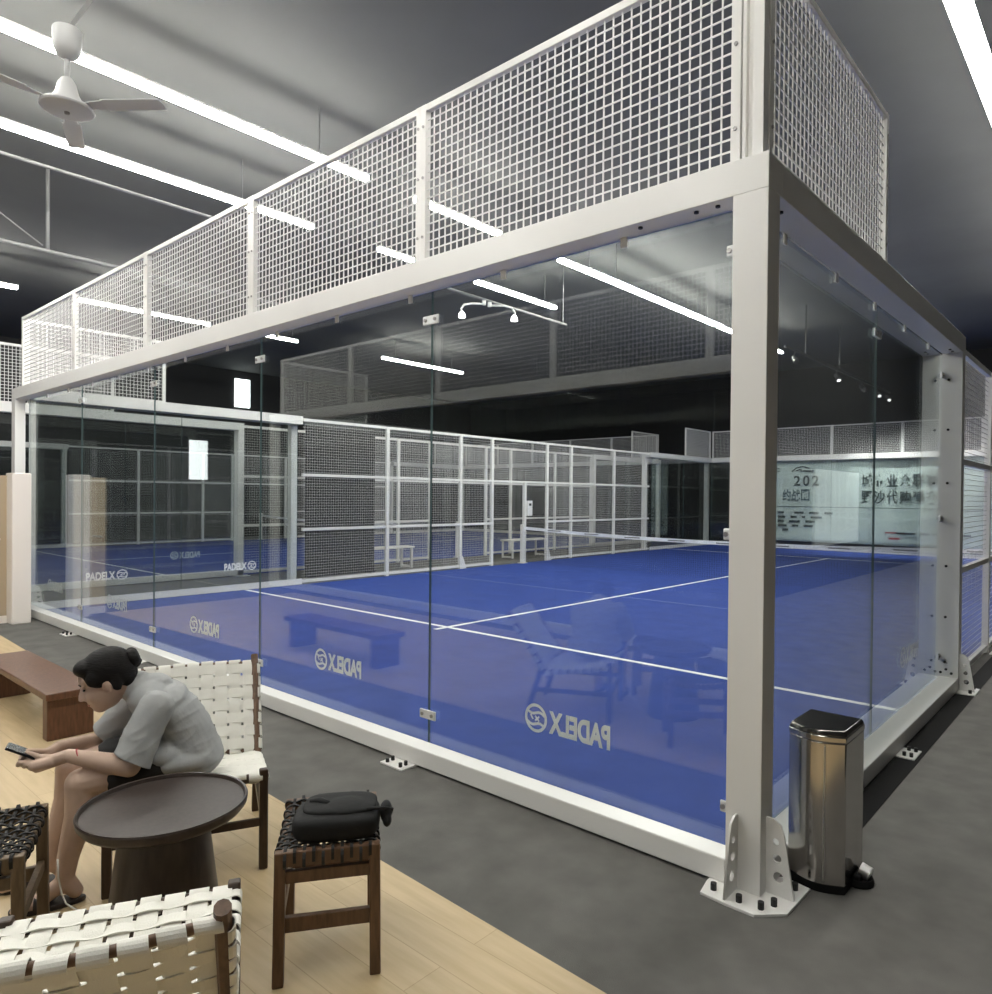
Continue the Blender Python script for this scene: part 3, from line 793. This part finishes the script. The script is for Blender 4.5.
# black pouch on the stool
bg = empty('black_pouch', (-.960, -1.322, .436), math.radians(50)); tag(bg, 'black fabric pouch lying on the brown stool', 'bag')
def pillow(c, r, e=.45, n=36, m=22):
    """rounded box (superellipsoid)"""
    sg = lambda v, q: math.copysign(abs(v) ** q, v)
    out = MB(); out.ball((0, 0, 0), 1, n, m)
    out.v = [Vector((c[0] + r[0] * sg(v.x / max(1e-6, math.hypot(v.x, v.y)), e) * sg(math.hypot(v.x, v.y), e), c[1] + r[1] * sg(v.y / max(1e-6, math.hypot(v.x, v.y)), e) * sg(math.hypot(v.x, v.y), e), c[2] + r[2] * sg(v.z, e))) for v in out.v]
    return out
mb = pillow((0, 0, .068), (.145, .105, .062), .5)
mb.ball((-.05, .02, .085), (.085, .08, .062), 20, 12); mb.ball((.06, -.01, .082), (.075, .085, .060), 20, 12)
organic(mb, 'pouch_body', M['bagfab'], bg, .006, 5)
mb = pillow((.01, .02, .125), (.125, .085, .024), .6); mb.ball((.03, .0, .128), (.09, .07, .028), 20, 10)
organic(mb, 'pouch_flap', M['bagfab'], bg, .006, 3)
mb = MB()
mb.ball((.165, .01, .085), (.022, .045, .05), 16, 10); mb.ball((.17, -.02, .06), (.016, .03, .03), 14, 10)
organic(mb, 'side_pocket', M['bagfab'], bg, .005, 2)
MB().tube([(.10, -.045, .135), (.16, -.03, .125), (.185, .0, .10), (.18, .03, .06)], .007, 8).build('strap', M['bagfab'], bg, smooth=True)
MB().tube([(-.03, .0, .14), (-.06, .02, .150), (-.09, .03, .142)], .014, 8).build('grab_loop', M['bagfab'], bg, smooth=True)

bg.scale = (1.0, 1.0, .72)
# ------------------------------------------------------------------ woman (x forward, y towards the table, z up)
PO = V(-1.978, -1.38, 0)
wo = empty('person', PO, math.radians(-111.456)); tag(wo, 'person with a black hair bun in grey T-shirt, bent forward, holding a phone', 'person')
hn = V(.92, 0, -.38).normalized(); hm = V(.38, 0, .92).normalized(); hs = V(0, 1, 0); HC = V(.307, 0, .833)
def HP(a, s, b): return HC + hn * a + hs * s + hm * b
HR = Matrix((( hn.x, hs.x, hm.x), (hn.y, hs.y, hm.y), (hn.z, hs.z, hm.z)))
hipL, hipR = V(.01, .085, .500), V(.01, -.085, .500)
knN, anN = V(.385, .135, .470), V(.435, .13, .105)
knF, anF = V(.435, -.07, .465), V(.50, -.075, .105)
shN, elN, wrN = V(.135, .165, .740), V(.215, .205, .528), V(.425, .125, .580)
shF, elF, wrF = V(.175, -.160, .725), V(.325, -.185, .525), V(.470, -.035, .570)
body = MB()
# legs
for hip, kn, an in ((hipL, knN, anN), (hipR, knF, anF)):
    calf = kn.lerp(an, .32) + V(-.018, 0, 0)
    limb(body, [hip, hip.lerp(kn, .5), kn], [.088, .080, .056])
    limb(body, [kn, calf, an.lerp(kn, .25), an], [.054, .056, .040, .033])
    heel = an + V(-.035, 0, -.055); ball = an + V(.10, .0, -.072); toe = an + V(.155, 0, -.076)
    limb(body, [an, heel], [.033, .028]); limb(body, [an + V(.01, 0, -.02), ball, toe], [.034, .027, .018])
    body.ball(ball + V(0, .018, 0), .023); 
    for k in range(5): limb(body, [ball + V(.02, -.032 + .016 * k, 0), toe + V(.012 - .008 * abs(k - 3), -.030 + .015 * k, -.004)], [.013, .0095], 10)
# torso
spine = [V(0, 0, .515), V(.025, 0, .60), V(.075, 0, .68), V(.145, 0, .745)]
for a, b2, ra, rb in ((spine[0], spine[1], (.105, .15), (.10, .145)), (spine[1], spine[2], (.10, .145), (.10, .15)), (spine[2], spine[3], (.10, .15), (.075, .135))):
    for k in range(7):
        t = k / 6; c = a.lerp(b2, t); body.ball(c, (ra[0] + (rb[0] - ra[0]) * t, ra[1] + (rb[1] - ra[1]) * t, .085), 20, 12)
# neck + head
limb(body, [V(.165, 0, .765), V(.225, 0, .80), HP(-.02, 0, -.03)], [.058, .050, .050])
body.ball(HC + hm * .025 - hn * .012, (.092, .075, .090), 28, 18, HR)
body.ball(HP(.022, 0, -.035), (.072, .064, .080), 24, 16, HR)
body.ball(HP(.052, 0, -.088), (.034, .038, .030), 18, 12, HR)
body.ball(HP(.066, 0, .035), (.024, .052, .034), 18, 12, HR)
for s in (-1, 1):
    body.ball(HP(.058, s * .036, -.035), (.028, .024, .030), 16, 10, HR)      # cheeks
    body.ball(HP(.078, s * .028, .018), (.010, .024, .010), 14, 8, HR)         # brow
    body.ball(HP(-.008, s * .074, -.012), (.018, .010, .030), 14, 10, HR)      # ears
    body.ball(HP(.095, s * .012, -.036), (.010, .009, .008), 12, 8, HR)        # nostrils
limb(body, [HP(.080, 0, .012), HP(.098, 0, -.015), HP(.106, 0, -.033)], [.009, .010, .0115], 12)
body.ball(HP(.084, 0, -.060), (.012, .024, .0075), 14, 8, HR); body.ball(HP(.081, 0, -.073), (.011, .020, .0075), 14, 8, HR)
# arms
for sh, el, wr in ((shN, elN, wrN), (shF, elF, wrF)):
    limb(body, [sh, el], [.050, .040]); limb(body, [el, el.lerp(wr, .3), wr], [.040, .040, .026])
body_o = organic(body, 'body', M['skin'], wo, .0055, 5)
# hands: palm, four fingers under the phone, thumb over it
PH = V(.566, .045, .586); pd = V(.86, 0, .50).normalized(); pn = V(-.50, 0, .86).normalized(); ps = V(0, 1, 0)   # phone centre, long axis, screen normal
hb = MB()
def hand(wr, s):
    palm = PH - pd * .055 + ps * (s * .036) - pn * .018
    d = (palm - wr)
    limb(hb, [wr, wr + d * .5, palm], [.025, .026, .026], 12)
    limb(hb, [wr + d * .55 + ps * (s * .012), palm + ps * (s * .018) + pd * .012], [.022, .020], 12)
    lens = (.062, .072, .068, .054)
    for k in range(4):
        kn = palm + pd * (.022 * k - .004) + ps * (s * .016) - pn * .006
        L = lens[k]
        m1 = kn + ps * (-s * L * .40) - pn * .016; m2 = m1 + ps * (-s * L * .34) + pn * .004; tip = m2 + ps * (-s * L * .26) + pn * .008
        limb(hb, [palm + pd * (.010 * k), kn, m1, m2, tip], [.013, .0105, .0095, .0085, .0072], 10)
    th0 = wr + d * .6 + pn * .014; th1 = palm + pn * .030 + pd * .012 - ps * (s * .002); th2 = th1 + pd * .030 - ps * (s * .014) - pn * .004; th3 = th2 + pd * .018 - ps * (s * .008) - pn * .003
    limb(hb, [th0, th1, th2, th3], [.015, .0115, .010, .0085], 10)
hand(wrN, 1); hand(wrF, -1)
organic(hb, 'hands', M['skin'], wo, .0035, 3)
# eyes and lips
for s in (-1, 1):
    MB().ball(HP(.079, s * .030, .002), (.006, .013, .0045), 12, 8, HR).build('eye', M['eye'], wo, smooth=True)
    MB().tube([HP(.086, s * .012, .026), HP(.087, s * .028, .030), HP(.080, s * .046, .026)], .003, 6).build('eyebrow', M['hair'], wo, smooth=True)
MB().ball(HP(.0885, 0, -.066), (.007, .021, .008), 12, 8, HR).build('lips', M['lip'], wo, smooth=True)
# hair
h = MB()
h.ball(HC + hm * .038 - hn * .022, (.102, .086, .092), 28, 18, HR)
h.ball(HP(-.062, 0, .012), (.062, .076, .072), 22, 14, HR)
h.ball(HP(.045, 0, .082), (.045, .062, .034), 20, 12, HR)
h.ball(HP(-.075, 0, -.032), (.040, .058, .045), 20, 12, HR)
for s in (-1, 1):
    h.ball(HP(.022, s * .066, .032), (.036, .018, .034), 16, 10, HR)
    h.ball(HP(-.035, s * .068, .0), (.026, .016, .050), 16, 10, HR)
organic(h, 'hair', M['hair'], wo, .005, 3)
h = MB(); bc = HC + V(-.098, 0, .083)
for k in range(9):
    a = 2 * PI * k / 9; h.ball(bc + hm * (.021 * math.cos(a)) + hs * (.023 * math.sin(a)), (.024, .024, .024), 14, 10)
h.ball(bc + V(.012, 0, -.006), (.034, .034, .032), 16, 12)
organic(h, 'hair_bun', M['hair'], wo, .004, 2)
MB().tube([HC + V(-.075, 0, .068) + V(.014 * math.sin(t), .027 * math.cos(t), .022 * math.sin(t)) for t in [2 * PI * i / 16 for i in range(17)]], .006, 8).build('hair_tie', M['bagfab'], wo, smooth=True)
# T-shirt
s_ = MB()
for a, b2, ra, rb in ((V(-.015, 0, .475), spine[1], (.128, .182), (.118, .170)), (spine[1], spine[2], (.118, .170), (.122, .172)), (spine[2], spine[3], (.122, .172), (.088, .150))):
    for k in range(8):
        t = k / 7; c = a.lerp(b2, t); s_.ball(c, (ra[0] + (rb[0] - ra[0]) * t, ra[1] + (rb[1] - ra[1]) * t, .085), 24, 14)
s_.ball(V(.15, 0, .755), (.075, .10, .05), 20, 12); s_.ball(V(.09, 0, .728), (.095, .165, .075), 20, 12); s_.ball(V(.075, 0, .545), (.125, .172, .09), 24, 14); s_.ball(V(.035, 0, .495), (.165, .212, .075), 28, 14); s_.ball(V(.10, 0, .53), (.15, .198, .075), 28, 14); s_.ball(V(.085, 0, .50), (.115, .178, .055), 24, 12); s_.ball(V(.12, 0, .63), (.09, .15, .09), 20, 12)
limb(s_, [V(.13, 0, .755), V(.15, 0, .762), V(.188, 0, .787)], [.088, .082, .068])
for sh, el in ((shN, elN), (shF, elF)): s_.ball(sh + V(-.01, 0, 0), (.066, .066, .066), 18, 12)
shirt = organic(s_, 't_shirt', M['shirt'], wo, .006, 4)
# crease waves in the cloth
from mathutils import noise as mnoise
cloth = [shirt]
for sh, el in ((shN, elN), (shF, elF)):
    q = MB(); limb(q, [sh + V(-.01, 0, 0), sh.lerp(el, .45), sh.lerp(el, .98)], [.066, .069, .074], 20)
    sl = organic(q, 'sleeve', M['shirt'], wo, .006, 4)
    bm = bmesh.new(); bm.from_mesh(sl.data); d = (el - sh).normalized()
    g = bmesh.ops.bisect_plane(bm, geom=bm.verts[:] + bm.edges[:] + bm.faces[:], plane_co=sh.lerp(el, .90), plane_no=(d + V(.25, 0, 0)).normalized(), clear_outer=True)
    bmesh.ops.holes_fill(bm, edges=[e for e in bm.edges if e.is_boundary]); bm.to_mesh(sl.data); bm.free()
    cloth.append(sl)
for v in [v for o in cloth for v in o.data.vertices]:
    c = v.co; q = Vector((c.x * 12 + c.z * 20, c.y * 6, c.z * 5 - c.x * 7))
    w = 1 - abs(mnoise.noise(q)) * 2.2
    v.co = c + v.normal * (.0034 * max(0, w) ** 2)
m = MB(); m.tube([V(.188 + .004, .060 * math.cos(t), .786) + V(.048 * -math.sin(t) * .35, 0, .048 * math.sin(t)) for t in [2 * PI * i / 20 for i in range(21)]], .005, 6)
m.build('collar', M['shirt'], wo, smooth=True)
# shorts
s_ = MB()
s_.ball(V(-.005, 0, .50), (.125, .178, .088), 24, 14)
for hip, kn in ((hipL, knN), (hipR, knF)):
    limb(s_, [hip, hip.lerp(kn, .62)], [.098, .090])
organic(s_, 'shorts', M['shorts'], wo, .006, 3)
# wrist band
MB().tube([wrN.lerp(elN, .12) + V(-.012, .0, .0) + V(.35 * .029 * math.cos(t), .029 * math.sin(t), .029 * math.cos(t)) for t in [2 * PI * i / 16 for i in range(17)]], .003, 6).build('bracelet', M['red'], wo, smooth=True)
# sandals
for an in (anN, anF):
    sb = MB(); c = an + V(.055, 0, -.094)
    poly = []
    for k in range(28):
        a = 2 * PI * k / 28; x = .125 * math.cos(a); y = (.043 + .008 * math.cos(a)) * math.sin(a); poly.append((c.x + x, c.y + y))
    sd = sb.prism(poly, .007, .026).build('sandal', M['sandal'], wo, smooth='auto', bevel=.004)
    q = an + V(.075, 0, -.060)
    MB().ribbon([q + V(0, .046 * math.cos(t), .034 * math.sin(t) - .018) for t in [PI * i / 12 for i in range(13)]], [V(0, math.cos(t), math.sin(t)) for t in [PI * i / 12 for i in range(13)]], .045, .005, (1, 0, 0)).build('strap', M['sandal'], sd)
# phone in her hands
def toW(q): 
    a = math.radians(-111.456); return PO + V(q.x * math.cos(a) - q.y * math.sin(a), q.x * math.sin(a) + q.y * math.cos(a), q.z)
ph = empty('mobile_phone', PO, math.radians(-111.456)); tag(ph, 'dark mobile phone held in both hands of the seated person', 'phone')
def slab(c, l, w, t):
    return MB().add([c + pd * (i * l / 2) + ps * (j * w / 2) + pn * (k * t / 2) for k in (-1, 1) for i, j in ((-1, -1), (1, -1), (1, 1), (-1, 1))],
                    [(0, 3, 2, 1), (4, 5, 6, 7), (0, 1, 5, 4), (1, 2, 6, 5), (2, 3, 7, 6), (3, 0, 4, 7)])
ph_loc = PH
slab(V(0, 0, 0), .155, .074, .009).build('case', M['phone'], ph, bevel=.003)
slab(pn * .0052, .143, .066, .001).build('screen', M['phone'], ph)
ph.location = toW(PH)
# thin white cable by her leg
L = lambda x, y, z: toW(V(x, y, z))
tag(MB().tube([L(.455, .165, .20), L(.452, .172, .13), L(.44, .186, .075), L(.425, .20, .04), L(.39, .225, .020), L(.33, .26, .0115), L(.26, .29, .0105), L(.18, .32, .0105), L(.12, .34, .0105)], .0035, 6).build('charging_cable', M['cable'], smooth=True),
    'thin pale cable looping from the leg of the person to the floor', 'cable')

# ------------------------------------------------------------------ world + view
w = bpy.data.worlds.new('world'); sc.world = w; w.use_nodes = True
w.node_tree.nodes['Background'].inputs['Color'].default_value = (.5, .5, .5, 1); w.node_tree.nodes['Background'].inputs['Strength'].default_value = 0.0
sc.view_settings.view_transform = 'Standard'; sc.view_settings.look = 'None'; sc.view_settings.gamma = 1; sc.view_settings.use_curve_mapping = False
sc.view_settings.exposure = 1.22
sc.cycles.max_bounces = 12; sc.cycles.transparent_max_bounces = 48; sc.cycles.glossy_bounces = 6; sc.cycles.diffuse_bounces = 5
sc.cycles.use_denoising = True
sc.cycles.sample_clamp_indirect = 6
